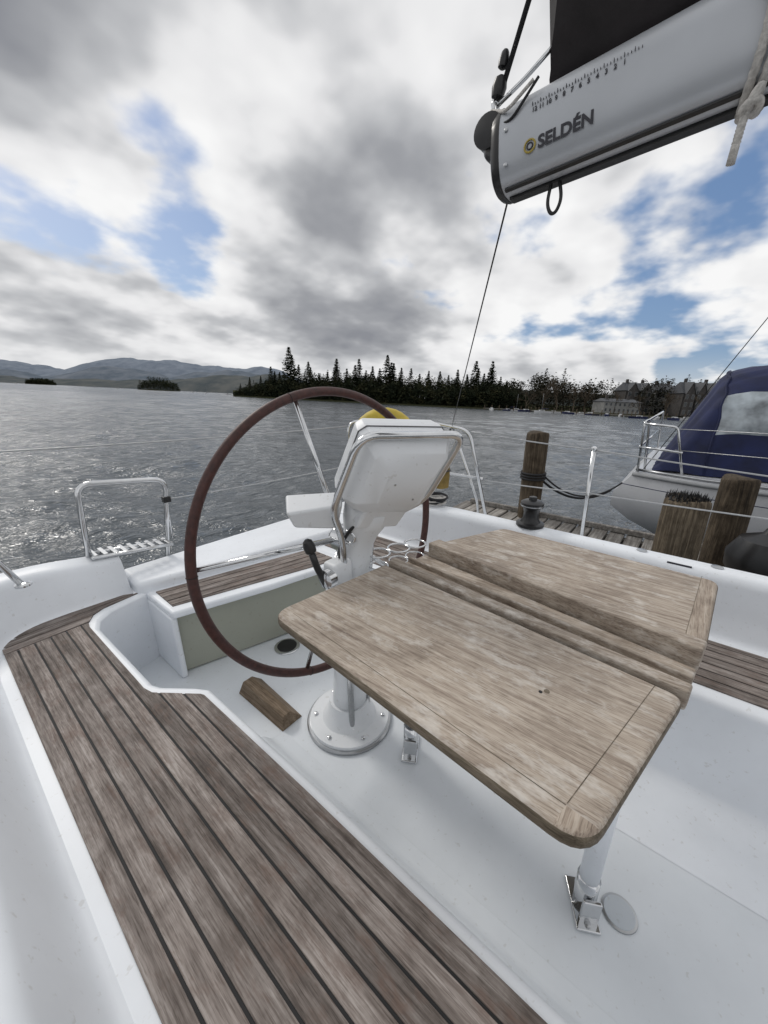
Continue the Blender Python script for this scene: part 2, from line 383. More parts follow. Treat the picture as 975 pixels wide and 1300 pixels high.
B.append(lathe('engine_control_boss',[(.035,0),(.035,.03),(.02,.035)],(.82,.905,.80),STEEL,20,(-1,0,0)))
B.append(torus('chain_stopper_ring',(.88,.87,.94),.022,.006,(1,.3,0),STEEL,24,8))
for a,b in ((-.30,.2),(.30,-.2)): B.append(lathe('screw',[(.0035,0),(.0035,.0015)],P(a,b,.0702),STEELD,8,nb))
B.append(tube('cable',[(.90,.80,1.03),(.87,.85,.98),(.86,.90,.90),(.88,.92,.84)],.006,BLACK,.03,8))
grp('steering_pedestal',B)
hexa('foot_rest',[(.715,1.50,0),(.845,1.50,0),(.825,1.15,0),(.715,1.15,0),(.74,1.49,.06),(.79,1.49,.06),(.775,1.165,.06),(.735,1.165,.06)],FOOT,.004)
grp('deck_hatch',[lathe('ring',[(.072,.001),(.072,.006),(.066,.009)],(1.085,1.60,0),STEEL,32),lathe('lid',[(.055,.009),(.055,.012),(.02,.013)],(1.085,1.60,0),BLACK,32)])
grp('drain_cover',[lathe('ring',[(.047,.001),(.046,.004),(.042,.005)],(.952,-.10,0),STEELD,32),lathe('plate',[(.040,.005),(.039,.0062),(.01,.0065)],(.952,-.10,0),gel('drain_plastic',(.52,.56,.60),.3),32)])
# ------------------------------------------------------------------ winch
wc=(2.10,.64,.684)
grp('winch',[lathe('base',[(.075,0),(.075,.015),(.062,.022)],wc,BLACK,32),lathe('drum',[(.055,.022),(.043,.04),(.040,.075),(.046,.10),(.058,.112)],wc,BLACK,32),
  lathe('top',[(.060,.112),(.062,.135),(.045,.145),(.022,.148),(.020,.165),(.012,.168)],wc,BLACK,32),lathe('band',[(.0625,.116),(.0625,.122)],wc,STEELD,32)])
grp('rope_coil',[torus('turn',(2.11+.012*math.cos(i*2),1.27+.02*math.sin(i),.69+.010*i),.06+.006*math.sin(i*3),.007,(.1*math.sin(i*2),.1*math.cos(i*3),1),RUB if i%2 else ROPE,32,8) for i in range(6)])
# ------------------------------------------------------------------ rails, lifelines
r=.0125
L=[tube('frame',[(.43,2.33,.38),(.47,2.35,.97),(.885,2.35,.92),(.80,2.35,.30)],.014,STEEL,.07,14),
   tube('lower_bar',[(.445,2.35,.60),(.835,2.35,.55)],.011,STEEL)]
for i in range(9):
    t=i/8; x=.46+.36*t; L.append(box('step_slat_%d'%i,x,2.33,.603-.05*t,.022,.12,.016,STEELD,.003))
L+= [tube('step_front',[(.44,2.27,.60),(.83,2.27,.55)],.010,STEEL),box('hinge',.87,2.35,.80,.04,.04,.035,BLACK,.004),
     tube('stay',[(.87,2.35,.86),(.86,2.34,.56)],.006,STEEL)]
grp('boarding_ladder',L)
grp('pushpit_rail',[tube('corner_tube',[(-.10,2.30,1.10),(.0,2.28,1.0),(.16,2.14,.61)],r,STEEL,.05),tube('top_tube',[(-.5,1.2,1.13),(-.4,2.2,1.12),(-.10,2.30,1.10)],r,STEEL,.1),lathe('foot',[(.03,0),(.03,.008),(.015,.015)],(.16,2.14,.615),STEEL,20)])
grp('pushpit_rail',[tube('forward_leg',[(2.55,1.07,.41),(2.57,1.29,1.12),(2.58,1.60,1.15),(2.5,2.15,1.15),(2.3,2.24,1.14),(2.28,2.22,.46)],r,STEEL,.08,12),
   tube('second_leg',[(2.58,1.43,1.13),(2.60,1.20,.60),(2.60,1.17,.41)],r*.8,STEEL,.05),tube('mid_tube',[(2.58,1.16,.78),(2.52,2.1,.80),(2.29,2.22,.80)],r*.8,STEEL,.1),
   tube('aft_leg',[(2.52,2.13,1.14),(2.52,2.10,.42)],r,STEEL),lathe('foot',[(.035,0),(.035,.008),(.018,.015)],(2.55,1.07,.405),STEEL,20)])
def sag(a,b,s,n=16): 
    a=np.array(a,float);b=np.array(b,float); return [a+(b-a)*t-np.array([0,0,s*4*t*(1-t)]) for t in np.linspace(0,1,n)]
grp('stanchion',[tube('post',[(2.60,.455,.40),(2.61,.475,1.065)],.0125,STEEL),lathe('foot',[(.035,0),(.035,.01),(.018,.04)],(2.60,.455,.40),STEEL,20),lathe('cap',[(.016,0),(.018,.012),(.008,.022)],(2.61,.475,1.06),STEEL,16)])
WIRE=simple('lifeline_coated_wire',(.42,.43,.44),.45,.3,.1,30)
tube('lifeline_wire',sag((2.58,1.28,1.11),(2.61,.475,1.06),.006)+sag((2.61,.475,1.06),(2.62,-1.4,.97),.01),.0042,WIRE,0,6)
tube('lifeline_wire',sag((2.58,1.18,.77),(2.605,.465,.79),.004)+sag((2.605,.465,.79),(2.62,-1.4,.84),.01),.0042,WIRE,0,6)
tube('lifeline_wire',sag((-.5,2.42,1.20),(2.3,2.24,1.11),.02),.0042,WIRE,0,6)
tube('lifeline_wire',sag((.85,2.35,.80),(2.28,2.22,.79),.01),.0038,WIRE,0,6)
hp=[]
for a in np.linspace(math.radians(-60),math.radians(240),26): hp.append((2.20+.19*math.cos(a)*.64,1.78-.19*math.cos(a)*.77,1.02+.20*math.sin(a)))
grp('horseshoe_lifebuoy',[tube('cover',hp,.06,YEL,0,14,rads=[.03]+[.06]*24+[.03]),tube('strap',[(2.20-.19*.64,1.78+.19*.77,1.0),(2.20+.19*.64,1.78-.19*.77,1.0)],.02,BLACK)])
grp('rescue_line_bag',[lathe('bag',[(.03,-.10),(.06,-.09),(.065,0),(.06,.08),(.03,.10)],(2.42,1.42,.80),simple('ochre_bag',(.22,.15,.04),.8,0,.3,20),20),tube('strap',[(2.42,1.42,.9),(2.56,1.44,1.12)],.008,BLACK),torus('ring',(2.42,1.42,.84),.066,.006,(0,0,1),BLACK,24,8)])
# ------------------------------------------------------------------ boom
E=Vector((1.0,.455,1.922)); Fd=Vector((1.0,-1.6,2.10)); ad=(Fd-E).normalized(); upb=Vector((0,0,1)); upb=(upb-ad*upb.dot(ad)).normalized(); sd=Vector((-1,0,0))
def bring(s,sc=1.0,n=40):
    o=[]
    for i in range(n):
        a=2*math.pi*i/n; ca,sa=math.cos(a),math.sin(a); e=.72
        o.append(E+ad*s+sd*(.060*sc*math.copysign(abs(ca)**e,ca))+upb*(.080*sc*math.copysign(abs(sa)**e,sa)))
    return o
def loft(name,rs,mat,cap=True,smooth=True):
    n=len(rs[0]);V=sum(rs,[]);F=[]
    for i in range(len(rs)-1):
        for k in range(n): F.append((i*n+k,i*n+(k+1)%n,(i+1)*n+(k+1)%n,(i+1)*n+k))
    if cap: F.append(tuple(range(n)));F.append(tuple((len(rs)-1)*n+k for k in range(n)))
    o=mk(name,V,F,mat,smooth=smooth); md=o.modifiers.new('es','EDGE_SPLIT'); md.split_angle=math.radians(40); return o
BM=[loft('spar',[bring(0),bring(.5),bring(2.06)],BOOM),
    loft('end_cap',[bring(-.018,.86),bring(-.014,.96),bring(-.003,1.015),bring(.004,1.015)],BLACK)]
def bp(s,x,z): return E+ad*s+sd*x+upb*z
for x in (-.018,.018): BM.append(tube('sheave',[bp(-.035,x-.010,.045),bp(-.035,x+.010,.045)],.026,STEELD,0,20))
BM.append(hexa('end_fork',[bp(-.045,-.035,.005),bp(-.045,.035,.005),bp(-.01,.045,-.02),bp(-.01,-.045,-.02),bp(-.05,-.03,.075),bp(-.05,.03,.075),bp(-.005,.045,.082),bp(-.005,-.045,.082)],BLACK,.012))
BM.append(lathe('end_sheave_cheek',[(.032,0),(.032,.006),(.012,.010)],bp(-.028,.040,.045),BLACK,24,(-1,0,0)))
BM.append(hexa('bottom_track',[bp(.01,-.013,-.086),bp(.01,.013,-.086),bp(2.0,.013,-.086),bp(2.0,-.013,-.086),bp(.01,-.013,-.079),bp(.01,.013,-.079),bp(2.0,.013,-.079),bp(2.0,-.013,-.079)],BLACK,.002))
BM.append(hexa('bottom_slot_edge',[bp(.01,.032,-.0790),bp(.01,.040,-.0760),bp(2.0,.040,-.0760),bp(2.0,.032,-.0790),bp(.01,.032,-.072),bp(.01,.040,-.072),bp(2.0,.040,-.072),bp(2.0,.032,-.072)],BLACK,.001))
def text(body,size,s,z,x,mat,nm,bold=0,tilt=0):
    cu=bpy.data.curves.new(nm,'FONT'); cu.body=body; cu.size=size; cu.extrude=.0004; cu.offset=bold
    o=bpy.data.objects.new(nm,cu); COL.objects.link(o); o.data.materials.append(mat)
    X=ad; Yv=upb; Zv=X.cross(Yv)
    Mx=Matrix((X,Yv,Zv)).transposed().to_4x4(); Mx.translation=bp(s,x,z); o.matrix_world=Mx@Matrix.Rotation(-tilt,4,'X')
    return o
BM.append(text('SELDÉN',.029,.086,-.036,.0606,LETT,'maker_lettering',.0009))
BM.append(text('12 11 10  9   8   7   6   5   4   3   2   1',.0105,.072,.028,.0600,LETT,'reef_scale_numbers',.0002,.08))
for i in range(36): 
    s=.072+i*.0052; hh=.006 if i%3==0 else .003; BM.append(hexa('scale_tick',[bp(s,.0560,.0395),bp(s+.0007,.0560,.0395),bp(s+.0007,.0590,.0395),bp(s,.0590,.0395),bp(s,.0560,.0395+hh),bp(s+.0007,.0560,.0395+hh),bp(s+.0007,.0588,.0395+hh),bp(s,.0588,.0395+hh)],LETT,0))
BM.append(torus('emblem_ring',bp(.070,.0605,-.026),.0105,.0018,(1,0,0),GOLD,32,8))
BM.append(torus('emblem_star',bp(.070,.0605,-.026),.0055,.0012,(1,0,0),LETT,32,8))
BM.append(lathe('rivet',[(.004,0),(.004,.002),(.002,.003)],bp(.02,.060,.02),STEELD,12,(-1,0,0)))
BM.append(lathe('rivet',[(.004,0),(.004,.002),(.002,.003)],bp(.02,.060,-.04),STEELD,12,(-1,0,0)))
grp('boom',BM)
rs=[]
ny=60
for i in range(ny):
    s=.085+i*(1.95/(ny-1)); o=[]
    for j in range(40):
        a=2*math.pi*j/40; h=.5+.5*math.sin(a); wv=.07*(1-.25*h)+.012*math.sin(s*23+h*7)+.008*math.sin(s*51+j*.6)
        ht=.083+.62*h+.01*math.sin(s*17)
        o.append(bp(s+(.02*math.sin(h*9)+.03*h)*(1 if i<3 else .3),.0+wv*math.cos(a)*(1.0 if h>.04 else .6),ht))
    rs.append(o)
SC=[loft('folded_cover',rs,COVER)]
SC.append(tube('cover_strap',[bp(.16,.075,.15),bp(.165,.085,.3),bp(.16,.080,.5)],.006,BLACK))
grp('sail_cover',SC)
grp('topping_lift',[tube('line',[bp(-.02,0,.12),(1.0,-.35,4.4)],.0055,RUB,0,8),
  tube('shackle',[bp(-.03,.012,.08),bp(-.03,.014,.115),bp(-.03,-.014,.115),bp(-.03,-.012,.08)],.004,STEEL,.012,8),
  lathe('block',[(.006,-.020),(.013,-.015),(.016,0),(.013,.015),(.006,.020)],bp(-.022,0,.135),BLACK,16,(0,-.2,1)),
  lathe('block_upper',[(.005,-.014),(.010,-.011),(.011,0),(.008,.012),(.005,.016)],bp(-.012,0,.178),BLACK,16,(0,-.2,1)),
  tube('lashing',[bp(-.03,.02,.09),bp(.02,.062,.05),bp(.07,.050,.085)],.0035,ROPE,.02,8),
  tube('lashing_b',[bp(-.04,.03,.06),bp(.03,.062,.03),bp(.08,.050,.085)],.0028,RUB,.02,8),
  tube('steel_strop',[bp(-.02,.01,.10),bp(.04,.01,.12),bp(.10,.02,.14)],.0045,STEEL,.02,8)])
s0=.405
def braided(nm,pts,r,cyc=False):
    return tube(nm,pts,r,ROPE,0,10,cyc,rads=[r*(1+.10*math.sin(i*2.4)) for i in range(len(pts))])
lp=[bp(s0+.01*math.cos(a*2),.072*math.cos(a),.005+.096*math.sin(a)) for a in np.linspace(0,2*math.pi,90,endpoint=False)]
grp('reefing_rope',[braided('loop',lp,.0062,True),braided('loop_b',[p+ad*.016+sd*.002 for p in lp],.0062,True),
  braided('tail',fillet([bp(s0,.05,-.095),bp(s0-.006,.055,-.13),bp(s0-.012,.055,-.175)],.03,20),.0058),
  torus('knot_a',bp(s0+.006,.055,-.096),.011,.0065,(0,1,.4),ROPE,24,8),torus('knot_b',bp(s0+.003,.056,-.108),.010,.006,(.5,.3,1),ROPE,24,8),
  braided('upper_fall',[bp(s0+.12*t,.07,.03+.67*t) for t in np.linspace(0,1,60)],.0062)])
tube('webbing_loop',[bp(.10,.01,-.082),bp(.092,.01,-.118),bp(.10,.01,-.140),bp(.112,.01,-.140),bp(.122,.01,-.118),bp(.116,.01,-.082)],.0036,BLACK,.015,8)
tube('backstay_wire',[(1.03,.46,1.855),(2.58,1.44,1.14)],.0024,BLACK,0,6)
# ------------------------------------------------------------------ dock, pilings
y=-4.0
V=[];F=[];RR=[]
while y<2.15:
    w=.135+random.uniform(-.004,.004); x0=3.0+random.uniform(-.02,.02); x1=4.5+random.uniform(-.03,.03); zz=-.05+random.uniform(-.004,.004)
    o=len(V)
    for z in (zz-.03,zz):
        V+=[(x0,y,z),(x1,y,z),(x1,y+w,z),(x0,y+w,z)]
    F+=[tuple(o+i for i in f) for f in ((3,2,1,0),(4,5,6,7),(0,1,5,4),(1,2,6,5),(2,3,7,6),(3,0,4,7))]; RR+=[random.random()]*8
    y+=w+.022
grp('dock',[mk('planks',V,F,DOCKW,rnd=RR,bevel=.003),box('edge_beam_near',3.1,-.9,-.16,.08,6.1,.15,DOCKW),box('edge_beam_far',4.42,-.9,-.16,.08,6.1,.15,DOCKW),box('kerb_board',4.47,-.9,-.02,.05,6.1,.05,DOCKW)])
def piling(x,y,top,r,lean=(0,0),brist=False,mat=PILE,low=-1.5):
    V=[];F=[];n=28
    zs=[low,-.3,0,.3,top-.2,top-.03,top-.008,top]
    for i,z in enumerate(zs):
        for k in range(n):
            a=2*math.pi*k/n; rr=r*(1+.03*math.sin(a*3+z)+.02*math.sin(a*7+1)+.01*math.sin(a*13+z*9))*(1 if i<5 else (.985,.95,.88)[i-5])
            V.append((x+rr*math.cos(a)+lean[0]*(z-top),y+rr*math.sin(a)+lean[1]*(z-top),z+ (0.01*math.sin(a*2) if i>4 else 0)))
    for i in range(len(zs)-1):
        for k in range(n): F.append((i*n+k,i*n+(k+1)%n,(i+1)*n+(k+1)%n,(i+1)*n+k))
    F.append(tuple((len(zs)-1)*n+k for k in range(n)))
    obs=[mk('post',V,F,mat,smooth=True)]
    obs[0].modifiers.new('es','EDGE_SPLIT').split_angle=math.radians(50)
    if brist:
        V=[];F=[]
        for i in range(320):
            a=random.uniform(0,6.28);q=r*.93*math.sqrt(random.random()); bx=x+q*math.cos(a); by=y+q*math.sin(a); h=random.uniform(.02,.05);o=len(V);e=.006
            V+=[(bx-e,by,top-.01),(bx+e,by,top-.01),(bx,by+e,top-.01),(bx+random.uniform(-.01,.01),by+random.uniform(-.01,.01),top+h)]; F+=[(o,o+1,o+3),(o+1,o+2,o+3),(o+2,o,o+3)]
        obs.append(mk('bird_spikes',V,F,BLACK))
    grp('mooring_piling',obs)
piling(4.38,1.37,.93,.118); piling(3.25,-.03,.70,.132,brist=True,mat=PILEL); piling(4.22,-.34,.71,.124,lean=(.06,0))
tube('mooring_rope',sag((4.45,1.30,.40),(5.42,.72,.16),.16),.014,RUB,0,8)
tube('mooring_rope',sag((4.40,1.25,.45),(5.3,.60,.30),.20),.010,RUB,0,8)
for j in range(3): torus('mooring_rope',(4.38,1.37,.42+.03*j),.128,.012,(0,0,1),RUB,32,8)
grp('boat_fender',[lathe('ball',[(.02,-.2),(.14,-.17),(.21,-.06),(.22,.05),(.16,.17),(.05,.22),(.03,.26)],(3.72,-.55,.20),BLACK,28),tube('lanyard',[(3.72,-.55,.45),(3.5,-.6,.7)],.008,RUB)])
# ------------------------------------------------------------------ neighbour sailboat
cx=6.85
rows=[(1.0,.40),(1.0,.33),(1.0,.10),(.985,-.08),(.95,-.25),(.82,-.45),(.5,-.7),(.0,-.85)]
def ystern(z):
    return float(np.interp(z,[-.85,-.7,-.45,-.25,-.08,.10,.33,.40],[-2.,-.9,.14,.50,.73,.72,.56,.52]))
st=30;V=[];F=[]
for side in (-1,1):
    for j,(wf,z) in enumerate(rows):
        for i in range(st):
            t=i/(st-1); y=ystern(z)*(1-t)+(-9.5)*t
            w=float(np.interp(t,[0,.06,.35,.6,.85,1],[1.22,1.42,1.62,1.45,.7,.03]))
            V.append((cx+side*w*wf,y,z+.28*t*t*(z+.85)))
nr=len(rows)
for s in range(2):
    o=s*nr*st
    for j in range(nr-1):
        for i in range(st-1): F.append((o+j*st+i,o+j*st+i+1,o+(j+1)*st+i+1,o+(j+1)*st+i))
for j in range(nr-1): F.append((j*st,(j+1)*st,nr*st+(j+1)*st,nr*st+j*st))
for i in range(st-1): F.append((i,i+1,nr*st+i+1,nr*st+i))
HUL=gel('neighbour_hull_gelcoat',(.58,.59,.61),.25)
hull=mk('hull',V,F,HUL,smooth=True); hull.modifiers.new('es','EDGE_SPLIT').split_angle=math.radians(38)
SB=[hull]
def hrow(z,out=.012):
    o=[]
    for i in range(st):
        t=i/(st-1); y=ystern(z)*(1-t)-9.5*t; w=float(np.interp(t,[0,.06,.35,.6,.85,1],[1.22,1.42,1.62,1.45,.7,.03]))
        o.append((cx-(w+out)*1.0,y,z+.28*t*t*(z+.85)))
    return o
SB.append(tube('rubbing_strake',hrow(.36),.022,simple('grey_rubber',(.25,.26,.27),.6),0,8))
SB.append(tube('toe_rail',hrow(.42,-.02),.016,STEELD,0,8))
SB.append(tube('hull_stripe',hrow(.22,-.004),.006,CANV,0,8))
cu=bpy.data.curves.new('hull_number','FONT'); cu.body='37'; cu.size=.17; cu.extrude=.002; o=bpy.data.objects.new('hull_number',cu); COL.objects.link(o); o.data.materials.append(LETT)
Mx=Matrix(((0,0,-1,5.44),(-1,0,0,-.33),(0,1,0,-.12),(0,0,0,1))); o.matrix_world=Mx; SB.append(o)
ys=[.36,.30,.22,.12,.0,-.08,-.14,-.22,-.35,-.5,-.7,-.9,-1.1,-1.4,-1.8,-2.3,-2.8,-3.0]
na=40;V=[];F=[];mi=[]
for y in ys:
    h=float(np.interp(-y,[-.36,.10,.3,.9,2.3,3.0],[.04,1.13,1.20,1.26,1.24,1.1]))
    for k in range(na+1):
        a=math.pi*k/na; c,s=math.cos(a),math.sin(a); e=.5
        hw=1.08*(1-.03*(h))
        tum=1-.16*(abs(s)**e)
        V.append((cx-.05-hw*math.copysign(abs(c)**e,c)*tum+.012*math.sin(y*14+k), y+.010*math.sin(k*1.3), .42+h*abs(s)**e+.010*math.sin(k*2.1+y*9)))
for i in range(len(ys)-1):
    for k in range(na):
        F.append((i*(na+1)+k,i*(na+1)+k+1,(i+1)*(na+1)+k+1,(i+1)*(na+1)+k))
        zz=V[F[-1][0]][2]; yy=ys[i+1]
        win=(k<8 and .80<zz<1.40 and (-1.1<yy<=-.22)) 
        mi.append(1 if win else 0)
F.append(tuple(range(na+1))); mi.append(0)
SB.append(mk('cockpit_tent',V,F,smooth=True,mats=[CANV,VINYL],midx=mi))
SB.append(tube('tent_seam',[ (V[(6)*(na+1)+k][0],V[6*(na+1)+k][1]+.0,V[6*(na+1)+k][2]+.006) for k in range(na+1)],.012,CANV,0,8))
for pts in ([(5.62,.50,.40),(5.62,.53,1.0),(5.75,.50,1.02),(5.75,.44,.40)],[(5.62,.53,.70),(5.58,.10,.68)],[(5.62,.53,.98),(5.60,.20,.96),(5.57,.05,.40)],[(5.62,.53,.99),(8.0,.53,.99),(8.0,.50,.40)],[(5.64,.53,.70),(8.0,.53,.70)]):
    SB.append(tube('stern_rail',pts,.014,STEEL,.05,10))
SB.append(tube('lifeline',[(5.60,.20,.94),(5.36,-4,1.0)],.004,STEELD,0,6)); SB.append(tube('lifeline_low',[(5.60,.18,.70),(5.36,-4,.72)],.004,STEELD,0,6))
SB.append(tube('stay',[(5.7,.45,.42),(6.8,-4.4,11.)],.005,RUB,0,6))
SB.append(tube('mast',[(6.85,-4.6,.4),(6.85,-4.6,12)],.08,STEELD,0,16))
SB.append(prism('cabin_top',[(5.95,-2.6),(7.75,-2.6),(7.4,-6.5),(6.3,-6.5)],.38,.80,HUL,.08,4))
for q in (0,1,2): SB.append(box('vent_grille_%d'%q,5.442,-.12-.09*q,.06,.012,.06,.025,BLACK,.002))
grp('moored_sailboat',SB)
# ================================================================== heel / trim of the berth group relative to the level lake
def cammat(pitch,roll):
    Rt=Vector((.6298,-.7768,0)).normalized(); Fh=Vector((.7768,.6298,0)).normalized()
    f=Fh*math.cos(pitch)-Vector((0,0,1))*math.sin(pitch); u=Rt.cross(f)
    r2=Rt*math.cos(roll)+u*math.sin(roll); u2=u*math.cos(roll)-Rt*math.sin(roll)
    M=Matrix((r2,u2,-f)).transposed().to_4x4(); M.translation=Vector((0,0,1.45)); return M
MB=cammat(math.radians(18.7),0); ML=cammat(math.radians(16.23),math.radians(2.7)); M=ML@MB.inverted()
for o in list(COL.objects):
    if o.parent is None: o.matrix_world=M@o.matrix_basis
# ================================================================== far things (level frame)
def far(o): o.rotation_euler=(0,0,HEAD); return o
WZ=-.40
# water: one sheet of real waves, fading to flat with distance
m,nt,b=newmat('lake_water'); tc=N(nt,'ShaderNodeTexCoord')
mp=N(nt,'ShaderNodeMapping'); mp.inputs['Rotation'].default_value=(0,0,.35); mp.inputs['Scale'].default_value=(1.0,1.9,1); nt.links.new(tc.outputs['Object'],mp.inputs[0])
a1=noise(nt,mp.outputs[0],2.4,4,.62,.4)
b.inputs['Base Color'].default_value=(.075,.087,.097,1); b.inputs['Roughness'].default_value=.11; b.inputs['IOR'].default_value=1.35
bump(nt,b,a1.outputs[0],1.0,.12)
na=760; rr=[1.2]
while rr[-1]<9000: rr.append(rr[-1]*(1.0125 if rr[-1]<160 else 1.12))
rr=np.array(rr); th=np.linspace(0,2*math.pi,na,endpoint=False); RRm,TH=np.meshgrid(rr,th,indexing='ij'); X=RRm*np.cos(TH);Y=RRm*np.sin(TH);H=np.zeros_like(X)
wr=np.random.default_rng(3)
for i in range(46):
    lam=.35*(9/.35)**(wr.random()**1.3); an=.6+wr.normal()*.55; kk=2*math.pi/lam; ph=wr.random()*6.28
    amp=.0090*lam**.85*(.6+.8*wr.random())/2.2
    fade=np.clip(1.3-RRm*.0125*2*math.pi/lam/3.0,0,1)
    arg=kk*(X*math.cos(an)+Y*math.sin(an))+ph+.8*np.sin(kk*.23*(X*math.sin(an)-Y*math.cos(an))+ph*2)
    H+=amp*fade*(np.sin(arg)+.25*np.cos(2*arg))
Vw=np.stack([X,Y,WZ+H],-1).reshape(-1,3); nrg=len(rr)
i0=np.arange(nrg-1)[:,None]*na; j0=np.arange(na)[None,:]; j1=(j0+1)%na
Q=np.stack([i0+j0,i0+na+j0,i0+na+j1,i0+j1],-1).reshape(-1,4)
me=bpy.data.meshes.new('water'); me.vertices.add(len(Vw)); me.vertices.foreach_set('co',Vw.ravel()); me.loops.add(Q.size); me.loops.foreach_set('vertex_index',Q.ravel()); me.polygons.add(len(Q)); me.polygons.foreach_set('loop_start',np.arange(len(Q))*4); me.polygons.foreach_set('use_smooth',np.ones(len(Q),bool)); me.update(calc_edges=True); me.materials.append(m)
o=bpy.data.objects.new('water',me); COL.objects.link(o)
# hills
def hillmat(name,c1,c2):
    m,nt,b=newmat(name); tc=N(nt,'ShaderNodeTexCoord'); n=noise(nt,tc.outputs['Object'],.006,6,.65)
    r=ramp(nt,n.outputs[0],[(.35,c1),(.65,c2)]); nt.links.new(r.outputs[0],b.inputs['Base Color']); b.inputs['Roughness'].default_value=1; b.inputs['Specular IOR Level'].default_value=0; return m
def px(u,D): return (u-494.5)/507*D
def ridge(name,D,prof,mat,depth=600,rough=6,n=160):
    us=np.linspace(prof[0][0],prof[-1][0],n); hs=np.interp(us,[p[0] for p in prof],[p[1] for p in prof])
    V=[];F=[];L=12; ph=rng.uniform(0,6,8)
    for j in range(L):
        t=j/(L-1)
        for i,u in enumerate(us):
            h=hs[i]*D/507; rr=sum(math.sin(u*.05*2**k+ph[k]+t*3*k)*rough/(1.7**k) for k in range(5))
            z=(h+rr*min(1,h/20))*math.sin(t*math.pi/2)**.8
            V.append((px(u,D)+rr*2*(1-t),D+depth*t,WZ+max(0,z) if j else WZ-2))
    for j in range(L-1):
        for i in range(n-1): F.append((j*n+i,j*n+i+1,(j+1)*n+i+1,(j+1)*n+i))
    return far(mk(name,V,F,mat,smooth=True))
ridge('hills',5200,[(-260,38),(-100,32),(0,25),(30,23),(60,30),(100,41),(135,42),(165,43),(200,37),(240,36),(300,38),(335,34),(370,20),(450,15)],hillmat('far_hill_hazed_heath',(.150,.180,.225),(.235,.265,.31)),900,18)  # blue-grey distance haze is mixed into this base colour
ridge('hills',4300,[(-260,26),(-100,20),(0,12),(40,15),(80,28),(120,30),(150,24),(180,16),(215,26),(260,33),(300,28),(340,20),(420,8)],hillmat('mid_hill_hazed_heath',(.11,.135,.165),(.185,.205,.235)),700,12)  # haze tint in the colour, weaker than on the far ridge
ridge('hills',3400,[(-260,12),(0,7),(60,10),(120,13),(160,11),(200,17),(235,25),(290,24),(330,30),(350,16),(420,8)],hillmat('hill_hazed_heath',(.075,.088,.095),(.135,.14,.135)),600,9)  # nearest heath ridge, only slight haze blended into its colour
ridge('hills',1100,[(600,14),(640,30),(700,27),(760,22),(830,26),(900,24),(1000,30),(1200,40)],hillmat('near_hill_woods',(.035,.045,.045),(.08,.085,.08)),300,3)
GR=hillmat('shore_ground',(.025,.03,.016),(.06,.06,.035))
def land(name,front,back,z,mat):
    n=len(front); V=[(px(u,d),d,WZ-.5) for u,d in front]+[(px(u,d+1.5),d+1.5,z) for u,d in front]+[(px(u,d),d,z+4) for u,d in back]
    F=[(i,i+1,n+i+1,n+i) for i in range(n-1)]+[(n+i,n+i+1,2*n+i+1,2*n+i) for i in range(n-1)]
    return far(mk(name,V,F,mat))
fr=[(296,235),(330,222),(400,205),(480,190),(560,180),(640,185),(720,190),(800,170),(880,160),(1000,150),(1250,140)]
land('ground',fr,[(u,d+170) for u,d in fr],WZ+.6,GR)
def tris(P,size,flat=.6):
    n=len(P); a=rng.normal(size=(n,3,3)); a/=np.linalg.norm(a,axis=2,keepdims=True); s=np.asarray(size).reshape(-1,1,1) if np.ndim(size) else size
    a[:,:,2]*=flat
    return P[:,None,:]+a*s
def conifer(x,y,z,H,r=.19,n=420):
    t=rng.random(n)**.8; lay=np.floor(t*16)/16+rng.random(n)*.05
    env=np.minimum(1,(1-lay)*1.5)**.9*(1-.35*(lay<.15))
    rad=env*H*r*(.15+.9*rng.random(n)**.6)
    an=rng.random(n)*6.283; rad*=1+.35*np.sin(an*3+lay*9+rng.random()*6)
    P=np.stack([x+rad*np.cos(an),y+rad*np.sin(an),z+H*(.06+.94*lay)-rad*.3],1)
    return tris(P,H*(.028+.045*(1-t)),.45)
def broad(x,y,z,H,n=420,w=.34):
    k=9; C=np.stack([rng.normal(0,H*w*.45,k),rng.normal(0,H*w*.45,k),H*(.35+.45*rng.random(k))],1); R=H*rng.uniform(.12,.22,k)
    i=rng.integers(0,k,n); d=rng.normal(size=(n,3)); d/=np.linalg.norm(d,axis=1,keepdims=True)
    P=C[i]+d*(R[i]*(.3+.75*rng.random(n)))[:,None]; P+=np.array([x,y,z]); return tris(P,H*.042,.8)
def leafmat(name,c1,c2,c3):
    m,nt,b=newmat(name); tc=N(nt,'ShaderNodeTexCoord'); n=noise(nt,tc.outputs['Object'],.22,4,.7)
    r=ramp(nt,n.outputs[0],[(.3,c1),(.5,c2),(.68,c3)]); nt.links.new(r.outputs[0],b.inputs['Base Color']); b.inputs['Roughness'].default_value=.9; b.inputs['Specular IOR Level'].default_value=.05; return m
DK=leafmat('dark_evergreen_foliage',(.010,.014,.010),(.022,.028,.016),(.060,.056,.028)); BRN=leafmat('winter_twigs',(.045,.035,.026),(.085,.068,.05),(.14,.115,.09))
def meshtris(name,arrs,mat,extra=None):
    A=np.concatenate(arrs).reshape(-1,3); n=len(A)//3
    me=bpy.data.meshes.new(name); me.vertices.add(len(A)); me.vertices.foreach_set('co',A.ravel()); me.loops.add(len(A)); me.loops.foreach_set('vertex_index',np.arange(len(A)))
    me.polygons.add(n); me.polygons.foreach_set('loop_start',np.arange(n)*3); me.update(calc_edges=True); me.materials.append(mat)
    o=bpy.data.objects.new(name,me); COL.objects.link(o); return far(o)
def shoreD(u): return float(np.interp(u,[p[0] for p in fr],[p[1] for p in fr]))
E1=[]
